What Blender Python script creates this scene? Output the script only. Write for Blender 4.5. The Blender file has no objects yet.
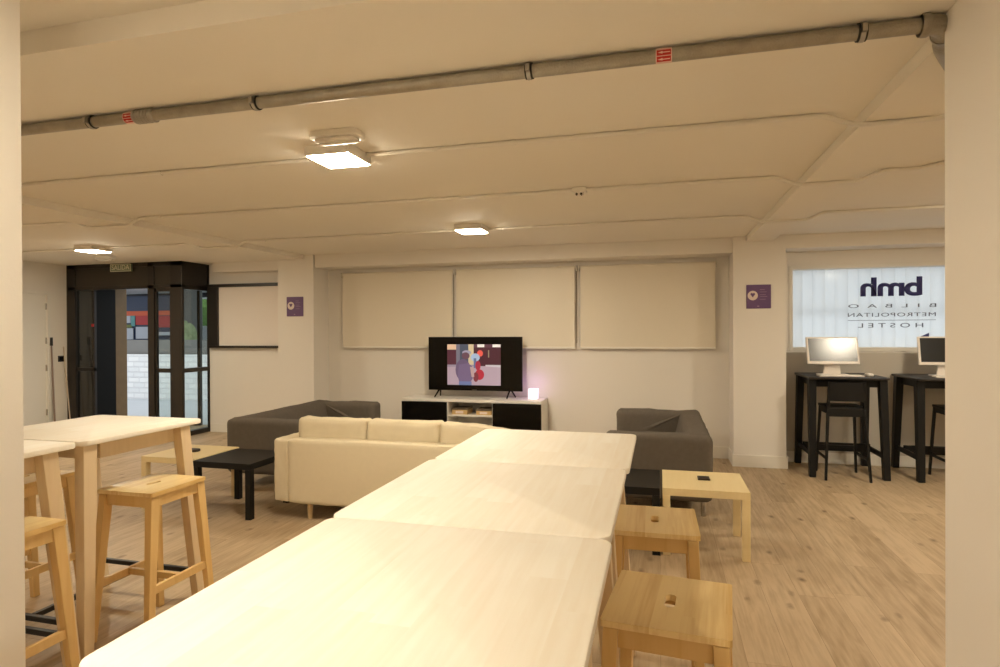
import bpy, bmesh, math, random
from mathutils import Vector, Matrix, noise
random.seed(7)
sc = bpy.context.scene
C = sc.collection
PI = math.pi

# ------------------------------------------------------------------ materials
def new_mat(name):
    m = bpy.data.materials.new(name); m.use_nodes = True
    nt = m.node_tree
    return m, nt, nt.nodes['Principled BSDF']

def plain(name, col, rough=.5, metal=0, spec=.5, coat=0, var=.0, scale=8, bump=0, bscale=60):
    m, nt, b = new_mat(name)
    b.inputs['Roughness'].default_value = rough
    b.inputs['Metallic'].default_value = metal
    b.inputs['Specular IOR Level'].default_value = spec
    b.inputs['Coat Weight'].default_value = coat
    tc = nt.nodes.new('ShaderNodeTexCoord')
    n = nt.nodes.new('ShaderNodeTexNoise'); n.inputs['Scale'].default_value = scale; n.inputs['Detail'].default_value = 4
    nt.links.new(tc.outputs['Object'], n.inputs['Vector'])
    mx = nt.nodes.new('ShaderNodeMix'); mx.data_type = 'RGBA'
    mx.inputs['A'].default_value = (*[c*(1-var) for c in col], 1)
    mx.inputs['B'].default_value = (*[min(1, c*(1+var)) for c in col], 1)
    nt.links.new(n.outputs['Fac'], mx.inputs['Factor'])
    nt.links.new(mx.outputs['Result'], b.inputs['Base Color'])
    if bump:
        n2 = nt.nodes.new('ShaderNodeTexNoise'); n2.inputs['Scale'].default_value = bscale; n2.inputs['Detail'].default_value = 3
        nt.links.new(tc.outputs['Object'], n2.inputs['Vector'])
        bp = nt.nodes.new('ShaderNodeBump'); bp.inputs['Strength'].default_value = bump; bp.inputs['Distance'].default_value = .01
        nt.links.new(n2.outputs['Fac'], bp.inputs['Height']); nt.links.new(bp.outputs['Normal'], b.inputs['Normal'])
    return m

def emit(name, col, s):
    m, nt, b = new_mat(name)
    b.inputs['Base Color'].default_value = (*col, 1)
    b.inputs['Emission Color'].default_value = (*col, 1)
    b.inputs['Emission Strength'].default_value = s
    return m

def wood(name, ca, cb, strip=.05, length=.6, along='Y', rough=.4, grain=.25, coat=0, knots=0, groove=0, contrast=1.0, spec=.5):
    """strips of wood running along one axis, each strip with its own tone and grain"""
    m, nt, b = new_mat(name); L = nt.links; N = nt.nodes
    def math_(op, a, c=None, clamp=False):
        n = N.new('ShaderNodeMath'); n.operation = op; n.use_clamp = clamp
        for i, v in enumerate((a, c)):
            if v is None: continue
            if isinstance(v, (int, float)): n.inputs[i].default_value = v
            else: L.new(v, n.inputs[i])
        return n.outputs[0]
    tc = N.new('ShaderNodeTexCoord'); sx = N.new('ShaderNodeSeparateXYZ'); L.new(tc.outputs['Object'], sx.inputs[0])
    X, Y, Z = sx.outputs
    if along == 'Y': u, v, w = X, Y, Z
    elif along == 'X': u, v, w = Y, X, Z
    else: u, v, w = math_('ADD', X, Y), Z, Y
    us = math_('DIVIDE', u, strip)
    cell = math_('FLOOR', us)
    wn = N.new('ShaderNodeTexWhiteNoise'); wn.noise_dimensions = '1D'; L.new(cell, wn.inputs['W'])
    vs = math_('ADD', math_('DIVIDE', v, length), math_('MULTIPLY', wn.outputs['Value'], 7.3))
    cell2 = math_('FLOOR', vs)
    cmb = N.new('ShaderNodeCombineXYZ'); L.new(cell, cmb.inputs[0]); L.new(cell2, cmb.inputs[1])
    wn2 = N.new('ShaderNodeTexWhiteNoise'); wn2.noise_dimensions = '3D'; L.new(cmb.outputs[0], wn2.inputs['Vector'])
    # grain
    g = N.new('ShaderNodeCombineXYZ')
    L.new(math_('MULTIPLY', u, 1/ max(strip, .02) * 1.6), g.inputs[0]); L.new(math_('ADD', math_('MULTIPLY', v, 1.6), math_('MULTIPLY', wn2.outputs['Value'], 31)), g.inputs[1]); L.new(math_('MULTIPLY', w, 14), g.inputs[2])
    gn = N.new('ShaderNodeTexNoise'); gn.inputs['Scale'].default_value = 2.2; gn.inputs['Detail'].default_value = 6; gn.inputs['Distortion'].default_value = .6
    L.new(g.outputs[0], gn.inputs['Vector'])
    t = math_('ADD', math_('MULTIPLY', wn2.outputs['Value'], contrast*.6), math_('MULTIPLY', gn.outputs['Fac'], 1-contrast*.35), clamp=True)
    fg = N.new('ShaderNodeCombineXYZ'); L.new(math_('MULTIPLY', u, 55), fg.inputs[0]); L.new(math_('MULTIPLY', v, 3.2), fg.inputs[1]); L.new(math_('MULTIPLY', wn2.outputs['Value'], 17), fg.inputs[2])
    fn = N.new('ShaderNodeTexNoise'); fn.inputs['Scale'].default_value = 1; fn.inputs['Detail'].default_value = 5; L.new(fg.outputs[0], fn.inputs['Vector'])
    t = math_('ADD', t, math_('MULTIPLY', math_('SUBTRACT', fn.outputs['Fac'], .5), .75))
    t = math_('ADD', math_('MULTIPLY', math_('SUBTRACT', t, .5), 1+grain*2), .5, clamp=True)
    mx = N.new('ShaderNodeMix'); mx.data_type = 'RGBA'
    mx.inputs['A'].default_value = (*ca, 1); mx.inputs['B'].default_value = (*cb, 1)
    L.new(t, mx.inputs['Factor'])
    col = mx.outputs['Result']
    dark = None
    if knots:
        kc = N.new('ShaderNodeCombineXYZ'); L.new(math_('MULTIPLY', u, 1.9), kc.inputs[0]); L.new(math_('MULTIPLY', v, 1.0), kc.inputs[1])
        vo = N.new('ShaderNodeTexVoronoi'); vo.inputs['Scale'].default_value = knots; L.new(kc.outputs[0], vo.inputs['Vector'])
        dn = N.new('ShaderNodeTexNoise'); dn.inputs['Scale'].default_value = 22; L.new(tc.outputs['Object'], dn.inputs['Vector'])
        d = math_('ADD', vo.outputs['Distance'], math_('MULTIPLY', math_('SUBTRACT', dn.outputs['Fac'], .5), .16))
        k = math_('SUBTRACT', 1, math_('MULTIPLY', d, 6), clamp=True)
        k = math_('MULTIPLY', k, .9)
        dark = k
    if groove:
        fr = math_('FRACT', us); e1 = math_('LESS_THAN', fr, groove)
        fv = math_('FRACT', vs); e2 = math_('LESS_THAN', fv, groove*strip/length)
        e = math_('MULTIPLY', math_('MAXIMUM', e1, e2), .55)
        dark = e if dark is None else math_('MAXIMUM', dark, e)
    if dark is not None:
        m2 = N.new('ShaderNodeMix'); m2.data_type = 'RGBA'; m2.inputs['B'].default_value = (ca[0]*.32, ca[1]*.25, ca[2]*.2, 1)
        L.new(dark, m2.inputs['Factor']); L.new(col, m2.inputs['A']); col = m2.outputs['Result']
    L.new(col, b.inputs['Base Color'])
    b.inputs['Roughness'].default_value = rough; b.inputs['Coat Weight'].default_value = coat; b.inputs['Coat Roughness'].default_value = .15
    b.inputs['Specular IOR Level'].default_value = spec
    return m

def glass(name, tint, refl=.1, rough=.02):
    m, nt, b = new_mat(name); N = nt.nodes; L = nt.links; N.remove(b)
    tr = N.new('ShaderNodeBsdfTransparent'); tr.inputs['Color'].default_value = (*tint, 1)
    gl = N.new('ShaderNodeBsdfGlossy'); gl.inputs['Roughness'].default_value = rough
    ad = N.new('ShaderNodeValue'); ad.outputs[0].default_value = refl
    mx = N.new('ShaderNodeMixShader'); L.new(ad.outputs[0], mx.inputs[0]); L.new(tr.outputs[0], mx.inputs[1]); L.new(gl.outputs[0], mx.inputs[2])
    L.new(mx.outputs[0], N['Material Output'].inputs['Surface'])
    return m

def translucent(name, col, frac=.8):
    m, nt, b = new_mat(name); N = nt.nodes; L = nt.links; N.remove(b)
    t = N.new('ShaderNodeBsdfTranslucent'); t.inputs['Color'].default_value = (*col, 1)
    d = N.new('ShaderNodeBsdfDiffuse'); d.inputs['Color'].default_value = (*col, 1)
    mx = N.new('ShaderNodeMixShader'); mx.inputs[0].default_value = frac
    L.new(d.outputs[0], mx.inputs[1]); L.new(t.outputs[0], mx.inputs[2]); L.new(mx.outputs[0], N['Material Output'].inputs['Surface'])
    return m

WARM = (1.0, .885, .69)
M = dict(
 wall=plain('wall_paint', (.83,.785,.715), .55, var=.015, scale=1.5, bump=.05, bscale=120),
 wall_low=plain('wall_paint_greige', (.58,.53,.45), .5, var=.02, scale=1.5, bump=.05, bscale=120),
 ceil=plain('ceiling_paint', (.88,.83,.735), .7, var=.02, scale=1.2, bump=.05, bscale=90),
 white=plain('white_trim_paint', (.82,.78,.70), .4, var=.01),
 door=plain('door_paint', (.82,.79,.72), .4, var=.01),
 floor=wood('oak_floor', (.36,.255,.145), (.55,.415,.265), .19, 1.9, 'Y', .45, .5, 0, knots=3.2, groove=.010, contrast=.5, spec=.35),
 birch=wood('birch_tabletop', (.85,.775,.65), (.93,.895,.81), .075, .55, 'Y', .55, .1, 0, contrast=.8, spec=.3),
 birch_leg=wood('birch_legs', (.66,.50,.30), (.74,.585,.38), .12, 3, 'Z', .45, .15),
 stool_seat=wood('golden_birch_seat', (.70,.44,.14), (.93,.73,.38), .037, 1.0, 'Y', .3, .2, .35, contrast=1.1),
 stool_leg=wood('golden_birch_legs', (.66,.41,.14), (.76,.52,.22), .12, 3, 'Z', .4, .15, .15),
 lack=wood('birch_foil', (.78,.62,.32), (.83,.68,.39), .09, 2, 'Y', .45, .1, contrast=.4),
 black=plain('black_stained_wood', (.008,.0075,.007), .45, var=.2, scale=12, spec=.25),
 black_top=plain('black_desktop', (.016,.012,.010), .4, var=.2, scale=12),
 steel_dark=plain('dark_steel', (.02,.02,.022), .35, metal=.3, var=.1),
 gloss=plain('black_gloss', (.004,.0035,.003), .15, var=0, spec=.25),
 cab=plain('cabinet_white', (.82,.79,.73), .35, var=.01),
 grey=plain('grey_sofa_fabric', (.15,.128,.105), .95, var=.12, scale=30, spec=.1, bump=.25, bscale=500),
 cream=plain('cream_sofa_fabric', (.70,.61,.435), .95, var=.03, scale=25, spec=.1, bump=.2, bscale=400),
 blind=plain('blind_fabric', (.80,.73,.60), .42, var=.02, scale=90, spec=.35),
 blind2=plain('blind_fabric_pale', (.82,.75,.68), .6, var=.02, scale=90),
 pipe=plain('galvanised_steel', (.36,.33,.27), .34, metal=.7, var=.28, scale=18, bump=.3, bscale=140),
 clamp=plain('clamp_zinc', (.42,.40,.36), .32, metal=.9, var=.2, scale=40),
 rubber=plain('clamp_rubber', (.02,.02,.02), .7),
 red=plain('red_tag', (.50,.01,.008), .4), pinkw=plain('tag_white', (.85,.6,.52), .5),
 plastic=plain('white_plastic', (.84,.80,.72), .4, var=.01),
 clear=plain('pale_cover', (.80,.75,.68), .25, var=.02),
 brown=plain('dark_brown_frame', (.017,.012,.008), .4, var=.15, scale=6),
 brown_panel=plain('dark_brown_panel', (.026,.020,.013), .35, var=.15, scale=3),
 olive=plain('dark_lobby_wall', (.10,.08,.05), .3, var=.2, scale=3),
 darkdoor=plain('dark_door', (.006,.006,.0055), .6, spec=.15),
 tan=plain('tan_stone', (.19,.12,.05), .6, var=.15, scale=14, bump=.2, bscale=60),
 chrome=plain('chrome', (.6,.58,.55), .15, metal=1),
 woodleg=plain('pale_wood_leg', (.62,.45,.25), .45, var=.1, scale=20),
 purple=plain('purple_sign', (.14,.07,.19), .45, var=.03), signink=plain('sign_cream', (.78,.66,.60), .5), signline=plain('sign_faint', (.34,.22,.33), .5),
 navy=plain('navy_lettering', (.035,.035,.16), .5), letter=plain('grey_lettering', (.10,.10,.13), .5),
 paper=plain('kraft_card', (.62,.42,.18), .7, var=.1, scale=20), book=plain('dark_print', (.12,.09,.06), .6),
 imac=plain('monitor_white', (.85,.78,.70), .3), screen=plain('monitor_glass', (.015,.015,.013), .24, spec=1.0), screen2=plain('monitor_glass_off', (.008,.008,.008), .3, spec=.4),
 cup=plain('item_dark', (.03,.02,.015), .5),
 green_sign=plain('exit_sign_face', (.20,.25,.17), .5), cream_ink=plain('exit_sign_ink', (.75,.72,.55), .5),
 rod=plain('broom_handle', (.28,.2,.16), .4, metal=.2), rod2=plain('mop_handle', (.6,.5,.38), .4),
 pave=plain('light_paving', (.52,.55,.58), .7, var=.06, scale=4),
 grey_wall=plain('grey_concrete', (.20,.195,.185), .8, var=.12, scale=3),
 blue=plain('kiosk_blue', (.03,.05,.11), .4), bluelow=plain('kiosk_bright_blue', (.05,.12,.42), .4), orange=plain('kiosk_orange', (.80,.12,.03), .4),
 redp=plain('poster_red', (.60,.05,.05), .5), teal=plain('poster_teal', (.15,.42,.42), .5), notice=plain('poster_white', (.62,.66,.74), .5), olivep=plain('poster_olive', (.22,.26,.06), .5),
 soffit=plain('canopy_white', (.80,.80,.80), .6, var=.04, scale=2), beamd=plain('canopy_dark', (.03,.03,.04), .5),
 foliage=plain('foliage', (.13,.24,.06), .8, var=.5, scale=7), foliage2=plain('foliage_pale', (.30,.36,.20), .8, var=.4, scale=12),
 car=plain('van_white', (.80,.82,.84), .3), tyre=plain('tyre', (.02,.02,.02), .8),
 glass=glass('window_glass', (.86,.90,.88), .03), dglass=glass('dark_glass', (.55,.53,.48), .06), cglass=glass('clear_glass', (.97,.98,.98), .006, .1),
 strip=translucent('blind_translucent', (.93,.945,.96), .85),
)
def stone_mat():
    m, nt, b = new_mat('white_stone_blocks'); N = nt.nodes; L = nt.links
    tc = N.new('ShaderNodeTexCoord'); mp = N.new('ShaderNodeMapping'); mp.inputs['Rotation'].default_value = (PI/2, 0, 0); L.new(tc.outputs['Object'], mp.inputs[0])
    br = N.new('ShaderNodeTexBrick'); br.inputs['Scale'].default_value = 1; br.inputs['Brick Width'].default_value = .3; br.inputs['Row Height'].default_value = .12
    br.inputs['Color1'].default_value = (.93,.93,.93,1); br.inputs['Color2'].default_value = (.84,.85,.86,1); br.inputs['Mortar'].default_value = (.80,.80,.82,1); br.inputs['Mortar Size'].default_value = .012
    L.new(mp.outputs[0], br.inputs['Vector']); L.new(br.outputs['Color'], b.inputs['Base Color']); b.inputs['Roughness'].default_value = .9
    bp = N.new('ShaderNodeBump'); bp.inputs['Distance'].default_value = .05; L.new(br.outputs['Fac'], bp.inputs['Height']); bp.invert = True; L.new(bp.outputs[0], b.inputs['Normal'])
    return m
M['stone'] = stone_mat()
M['lamp'] = emit('lamp_diffuser', WARM, 180.0)
M['lampcube'] = emit('lit_cube', (1.0,.80,.97), 1.15)

# ------------------------------------------------------------------ mesh helpers
def bm_obj(name, bm, mats, parent=None, smooth=False):
    me = bpy.data.meshes.new(name)
    bmesh.ops.recalc_face_normals(bm, faces=bm.faces)
    bm.to_mesh(me); bm.free()
    if smooth:
        for p in me.polygons: p.use_smooth = True
        try: me.set_sharp_from_angle(angle=math.radians(40))
        except Exception: pass
    if not isinstance(mats, (list, tuple)): mats = [mats]
    for m in mats: me.materials.append(m)
    o = bpy.data.objects.new(name, me); C.objects.link(o)
    if parent: o.parent = parent
    return o
def box(bm, x0, y0, z0, x1, y1, z1, bevel=0, mi=0, seg=2):
    x0, x1 = sorted((x0, x1)); y0, y1 = sorted((y0, y1)); z0, z1 = sorted((z0, z1))
    v = [bm.verts.new(p) for p in ((x0,y0,z0),(x1,y0,z0),(x1,y1,z0),(x0,y1,z0),(x0,y0,z1),(x1,y0,z1),(x1,y1,z1),(x0,y1,z1))]
    fs = [bm.faces.new([v[i] for i in q]) for q in ((0,3,2,1),(4,5,6,7),(0,1,5,4),(1,2,6,5),(2,3,7,6),(3,0,4,7))]
    for f in fs: f.material_index = mi
    if bevel:
        es = list({e for f in fs for e in f.edges})
        r = bmesh.ops.bevel(bm, geom=es, offset=bevel, segments=seg, profile=.5, affect='EDGES')
        for f in r['faces']: f.material_index = mi
def leg(bm, top, bot, wt, dt, wb, db, ztop, zbot=0, mi=0, bevel=.003):
    """tapered leg: (x,y) centres at top and bottom, widths in x and depths in y"""
    a = []
    for (cx, cy), w, d, z in ((bot, wb, db, zbot), (top, wt, dt, ztop)):
        a.append([bm.verts.new((cx+sx*w/2, cy+sy*d/2, z)) for sx, sy in ((-1,-1),(1,-1),(1,1),(-1,1))])
    fs = [bm.faces.new(a[0][::-1]), bm.faces.new(a[1])]
    for i in range(4): fs.append(bm.faces.new((a[0][i], a[0][(i+1)%4], a[1][(i+1)%4], a[1][i])))
    for f in fs: f.material_index = mi
    if bevel: bmesh.ops.bevel(bm, geom=list({e for f in fs for e in f.edges}), offset=bevel, segments=2, profile=.5, affect='EDGES')
def round_rect(x0, y0, x1, y1, r, n=6):
    pts = []
    for cx, cy, a0 in ((x1-r,y1-r,0),(x0+r,y1-r,90),(x0+r,y0+r,180),(x1-r,y0+r,270)):
        for i in range(n+1):
            a = math.radians(a0+90*i/n); pts.append((cx+r*math.cos(a), cy+r*math.sin(a)))
    return pts
def slab(bm, outer, z0, z1, holes=(), bevel=.003, mi=0):
    def loop(pts, z): 
        vs = [bm.verts.new((*p, z)) for p in pts]
        return vs, [bm.edges.new((vs[i], vs[(i+1)%len(vs)])) for i in range(len(vs))]
    allv = []; edges = []
    for pts in (outer, *holes):
        vs, es = loop(pts, z1); allv.append(vs); edges += es
    if holes:
        r = bmesh.ops.triangle_fill(bm, use_beauty=True, use_dissolve=False, edges=edges)
        faces = [g for g in r['geom'] if isinstance(g, bmesh.types.BMFace)]
    else:
        faces = [bm.faces.new(allv[0])]
    r = bmesh.ops.extrude_face_region(bm, geom=faces)
    nv = [g for g in r['geom'] if isinstance(g, bmesh.types.BMVert)]
    for v in nv: v.co.z = z0
    for f in bm.faces: f.material_index = f.material_index
    if bevel and not holes:
        es = [e for e in bm.edges if all(abs(v.co.z-z1) < 1e-6 or abs(v.co.z-z0) < 1e-6 for v in e.verts) and abs(e.verts[0].co.z-e.verts[1].co.z) < 1e-6 and len(e.link_faces) == 2]
        bmesh.ops.bevel(bm, geom=es, offset=bevel, segments=2, profile=.5, affect='EDGES')
def tube(bm, pts, r, n=14, mi=0, cap=True):
    pts = [Vector(p) for p in pts]; rings = []
    for i, p in enumerate(pts):
        t = (pts[min(i+1, len(pts)-1)]-pts[max(i-1, 0)]).normalized()
        up = Vector((0,0,1)) if abs(t.z) < .9 else Vector((0,1,0))
        a = t.cross(up).normalized(); b_ = t.cross(a).normalized()
        rr = r[i] if isinstance(r, (list, tuple)) else r
        rings.append([bm.verts.new(p+(a*math.cos(2*PI*k/n)+b_*math.sin(2*PI*k/n))*rr) for k in range(n)])
    for i in range(len(rings)-1):
        for k in range(n):
            f = bm.faces.new((rings[i][k], rings[i][(k+1)%n], rings[i+1][(k+1)%n], rings[i+1][k])); f.material_index = mi
    if cap:
        for rg in (rings[0][::-1], rings[-1]): bm.faces.new(rg).material_index = mi
def soft(bm, x0, y0, z0, x1, y1, z1, r=.05, n=14, crown=.0, wr=.0, seed=0, freq=7, pinch=0, mi=0, top_only=False):
    """rounded upholstered block with slight crown and wrinkles"""
    c = Vector(((x0+x1)/2, (y0+y1)/2, (z0+z1)/2)); h = Vector(((x1-x0)/2, (y1-y0)/2, (z1-z0)/2))
    cache = {}
    def vert(p):
        k = tuple(round(q, 5) for q in p)
        if k in cache: return cache[k]
        q = Vector((p[0]*h.x, p[1]*h.y, p[2]*h.z))
        inner = Vector([max(-(h[i]-r), min(h[i]-r, q[i])) for i in range(3)])
        d = q-inner
        if d.length > 1e-9:
            d = d.normalized()*r
        q = inner+d
        nrm = Vector((p[0]**5, p[1]**5, p[2]**5))
        if nrm.length: nrm.normalize()
        cr = crown*(1-abs(p[0])**3)*(1-abs(p[1])**3)*(1-abs(p[2])**3)
        # faces: two coords inside, one at the limit
        mxi = max(range(3), key=lambda i: abs(p[i])); o2 = [i for i in range(3) if i != mxi]
        cr = crown*(1-p[o2[0]]**2)*(1-p[o2[1]]**2)
        q += nrm*cr
        if pinch:
            e = max(abs(p[i]) for i in pinch_axes)
            q[thin] *= 1-pinch*max(0, e-.55)/.45*max(0, e-.55)/.45
        w = c+q
        if wr:
            nv = noise.noise(Vector((w.x*freq+seed, w.y*freq, w.z*freq*.7)))+.5*noise.noise(Vector((w.x*freq*2.3, w.y*freq*2.3+seed, w.z*freq*2)))
            w += nrm*nv*wr
        cache[k] = bm.verts.new(w); return cache[k]
    pinch_axes = []; thin = 1
    if pinch:
        thin = min(range(3), key=lambda i: h[i]); pinch_axes = [i for i in range(3) if i != thin]
    # denser sampling near the rounding: cosine spacing
    g = [math.sin(-PI/2+PI*i/n) if False else (-1+2*i/n) for i in range(n+1)]
    g = [math.copysign(abs(t)**.75, t) for t in g]
    for ax in range(3):
        for s in (-1, 1):
            for i in range(n):
                for j in range(n):
                    q = []
                    for a, b_ in ((i,j),(i+1,j),(i+1,j+1),(i,j+1)):
                        p = [0,0,0]; p[ax] = s; p[(ax+1)%3] = g[a]; p[(ax+2)%3] = g[b_]; q.append(vert(p))
                    try: bm.faces.new(q).material_index = mi
                    except ValueError: pass
def tag(o, label=None, cat=None, group=None, kind=None):
    if label: o['label'] = label
    if cat: o['category'] = cat
    if group: o['group'] = group
    if kind: o['kind'] = kind
    return o
def empty(name, loc, rz=0):
    o = bpy.data.objects.new(name, None); C.objects.link(o); o.location = loc; o.rotation_euler.z = rz; o.empty_display_size = .1
    return o
def thing(name, label, cat, loc, rz=0, group=None):
    return tag(empty(name, loc, rz), label, cat, group)
def copy_tree(o, parent=None):
    c = o.copy(); C.objects.link(c)
    if parent: c.parent = parent
    for ch in list(o.children): copy_tree(ch, c)
    return c
def boxes(name, mat, bl, parent=None, bevel=0, smooth=False):
    bm = bmesh.new()
    for b_ in bl: box(bm, *b_, bevel=bevel)
    return bm_obj(name, bm, mat, parent, smooth=smooth)
def struct(name, mat, bl, bevel=0, parent=None):
    o = boxes(name, mat, bl, parent, bevel)
    if parent is None: o['kind'] = 'structure'
    return o
def text_obj(name, body, mat, p0, p1, y, parent, mirror=False, bold=0, depth=.002, spacing=1.0):
    """lettering on a plane facing -y, fitted to the box p0=(x0,z0) p1=(x1,z1)"""
    cu = bpy.data.curves.new(name+'_c', 'FONT'); cu.body = body; cu.size = 1; cu.offset = bold; cu.extrude = .0; cu.space_character = spacing
    to = bpy.data.objects.new(name+'_t', cu); C.objects.link(to)
    bpy.context.view_layer.update()
    dg = bpy.context.evaluated_depsgraph_get()
    me = bpy.data.meshes.new_from_object(to.evaluated_get(dg)); 
    bpy.data.objects.remove(to)
    xs = [v.co.x for v in me.vertices]; ys = [v.co.y for v in me.vertices]
    ax, bx, ay, by = min(xs), max(xs), min(ys), max(ys)
    pl = Vector(parent.location) if parent else Vector((0,0,0))
    for v in me.vertices:
        u = (v.co.x-ax)/(bx-ax); w = (v.co.y-ay)/(by-ay)
        if mirror: u = 1-u
        v.co = Vector((p0[0]+u*(p1[0]-p0[0]), y, p0[1]+w*(p1[1]-p0[1])))-pl
    bm = bmesh.new(); bm.from_mesh(me)
    r = bmesh.ops.extrude_face_region(bm, geom=list(bm.faces))
    for g in r['geom']:
        if isinstance(g, bmesh.types.BMVert): g.co.y -= depth
    return bm_obj(name, bm, mat, parent)

# ------------------------------------------------------------------ room shell
ZC, ZB = 2.53, 2.45
ZD = 2.472
XL, XR, YN = -8.69, 5.0, -4.0
struct('floor', M['floor'], [(XL-.1, YN, -.1, XR, 7.75, 0), (XL-.1, 7.75, -.1, -6.4, 8.3, 0)])
struct('ceiling', M['ceil'], [(XL-.2, YN-.1, ZC, XR+.1, 8.35, ZC+.2)])
struct('wall_front', M['wall'], [(XL-.2, YN-.2, 0, XR+.1, YN, ZC)])
struct('wall_right', M['wall'], [(XR, YN, 0, XR+.15, 7.8, ZC)])
struct('wall_left', M['wall'], [(XL-.15, YN, 0, XL, 6.02, ZC), (XL-.15, 6.93, 0, XL, 7.19, ZC), (XL-.15, 6.02, 2.12, XL, 6.93, ZC)])
# back wall: blank behind the blinds, opening for the lettered window on the right
WX0, WX1, WZ0, WZ1 = 1.47, 4.3, 1.30, 2.19
struct('wall_back', M['wall'], [(-4.45, 7.5, 0, 0.9, 7.75, ZC), (.9, 7.5, 1.245, WX0, 7.75, ZC), (WX0, 7.5, WZ1, WX1, 7.75, ZC), (WX0, 7.5, 1.245, WX1, 7.75, WZ0), (WX1, 7.5, 1.245, XR, 7.75, ZC),
                                (-6.63, 7.75, 0, -4.9, 8.0, ZC)])
struct('wall_back_lower', M['wall_low'], [(.9, 7.5, 0, XR, 7.75, 1.245)])
struct('trim_1', M['wall'], [(-4.42, 7.14, 2.36, .79, 7.5, ZC)])                      # pelmet above the blinds
struct('trim_2', M['wall'], [(1.32, 7.14, 2.385, XR, 7.5, ZC)])                      # pelmet above the desks
struct('trim_3', M['wall'], [(-6.38, 7.55, 2.39, -4.96, 7.75, ZC)])
struct('wall_column_middle_right', M['wall'], [(.79, 7.10, 0, 1.325, 7.5, ZC)])
struct('wall_column_middle_left', M['wall'], [(-4.97, 7.12, 0, -4.43, 7.75, ZC)])
struct('wall_column_near_right', M['wall'], [(.832, 1.575, 0, 1.38, 2.10, ZC)])
struct('wall_column_near_left', M['wall'], [(-2.25, .75, 0, -1.729, 1.30, ZC)])
struct('trim_4', M['ceil'], [(XL, 1.575, ZB, XR, 2.10, ZC)])                          # main cross beam
struct('trim_5', M['ceil'], [(.925, 2.10, ZD, 1.20, 7.10, ZC)])                       # beam to the right column
struct('trim_6', M['ceil'], [(-4.97, 2.10, ZD, -4.58, 7.12, ZC)])                    # beam to the left column
struct('baseboard_back', M['white'], [(-4.43, 7.486, 0, .79, 7.5, .135), (1.325, 7.486, 0, XR, 7.5, .12), (-6.58, 7.736, 0, -4.97, 7.75, .12)])
struct('baseboard_column', M['white'], [(.776, 7.086, 0, 1.339, 7.10, .13), (.776, 7.10, 0, .79, 7.486, .13), (1.325, 7.10, 0, 1.339, 7.486, .13)])
struct('baseboard_column_left', M['white'], [(-4.97, 7.106, 0, -4.416, 7.12, .13), (-4.43, 7.12, 0, -4.416, 7.486, .13)])

# left side door with hinges
d = tag(empty('door_1', (XL, 6.475, 0)), kind='structure')
boxes('door_leaf', M['door'], [(-.06, -.405, .01, -.015, .405, 2.07)], d, .003)
boxes('door_frame', M['door'], [(-.1, -.455, 0, .02, -.405, 2.12), (-.1, .405, 0, .02, .455, 2.12), (-.1, -.405, 2.07, .02, .405, 2.12)], d, .003)
for z in (.3, .95, 1.35, 1.85):
    bm = bmesh.new(); tube(bm, [(.0,.395,z), (.0,.395,z+.09)], .012, 10); bm_obj('hinge', bm, M['chrome'], d, True)

# ------------------------------------------------------------------ entrance lobby (door_2)
e = tag(empty('door_2', (-7.65, 7.2, 0)), kind='structure')
ex, ey = -7.65, 7.2
def eb(name, mat, bl, bevel=.003, parent=None): return boxes(name, mat, [(a-ex, b_-ey, c, d_-ex, e_-ey, f) for a, b_, c, d_, e_, f in bl], parent or e, bevel)
FX = [-8.69,-8.54,-8.2,-7.2,-7.09,-6.80,-6.6]
for a, b_ in ((FX[0],FX[1]), (FX[3],FX[4]), (FX[5],FX[6])): eb('post', M['brown'], [(a, 7.2, 0, b_, 7.245 if a > -6.9 else 7.28, ZC)])
eb('header_panel', M['brown_panel'], [(FX[1], 7.215, 2.19, FX[3], 7.265, ZC), (FX[4], 7.215, 2.19, FX[5], 7.265, ZC)])
eb('transom', M['brown'], [(FX[0], 7.2, 2.15, FX[6], 7.27, 2.20), (FX[0], 7.2, 2.47, FX[6], 7.27, ZC)])
# left fixed leaf
g = eb('leaf_frame', M['brown'], [(FX[1], 7.22, .93, FX[2], 7.26, .98), (FX[1], 7.22, 0, FX[2], 7.26, .1), (FX[2]-.03, 7.22, 0, FX[2], 7.26, 2.16)])
boxes('glass_pane', M['dglass'], [(FX[1]-ex, 7.235-ey, .05, FX[2]-.03-ex, 7.245-ey, 2.16)], g)
g = eb('leaf_frame', M['brown'], [(FX[4], 7.22, .925, FX[5], 7.26, .985), (FX[4], 7.22, 0, FX[5], 7.26, .12), (FX[4], 7.22, 0, FX[4]+.03, 7.26, 2.16), (FX[5]-.03, 7.22, 0, FX[5], 7.26, 2.16), (FX[4], 7.22, 2.1, FX[5], 7.26, 2.16)])
boxes('glass_pane', M['glass'], [(FX[4]+.03-ex, 7.235-ey, .1, FX[5]-.03-ex, 7.245-ey, 2.1)], g)
# side face
g = eb('side_frame', M['brown'], [(-6.67, 7.245, 0, -6.6, 7.74, .07), (-6.67, 7.245, .925, -6.6, 7.74, .985), (-6.67, 7.245, 2.13, -6.6, 7.74, 2.2), (-6.63, 7.725, 0, -6.6, 7.75, ZC), (-6.67, 7.245, 2.2, -6.6, 7.7, ZC)])
boxes('glass_pane', M['glass'], [(-6.64-ex, 7.245-ey, .07, -6.63-ex, 7.725-ey, 2.13)], g)
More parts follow.
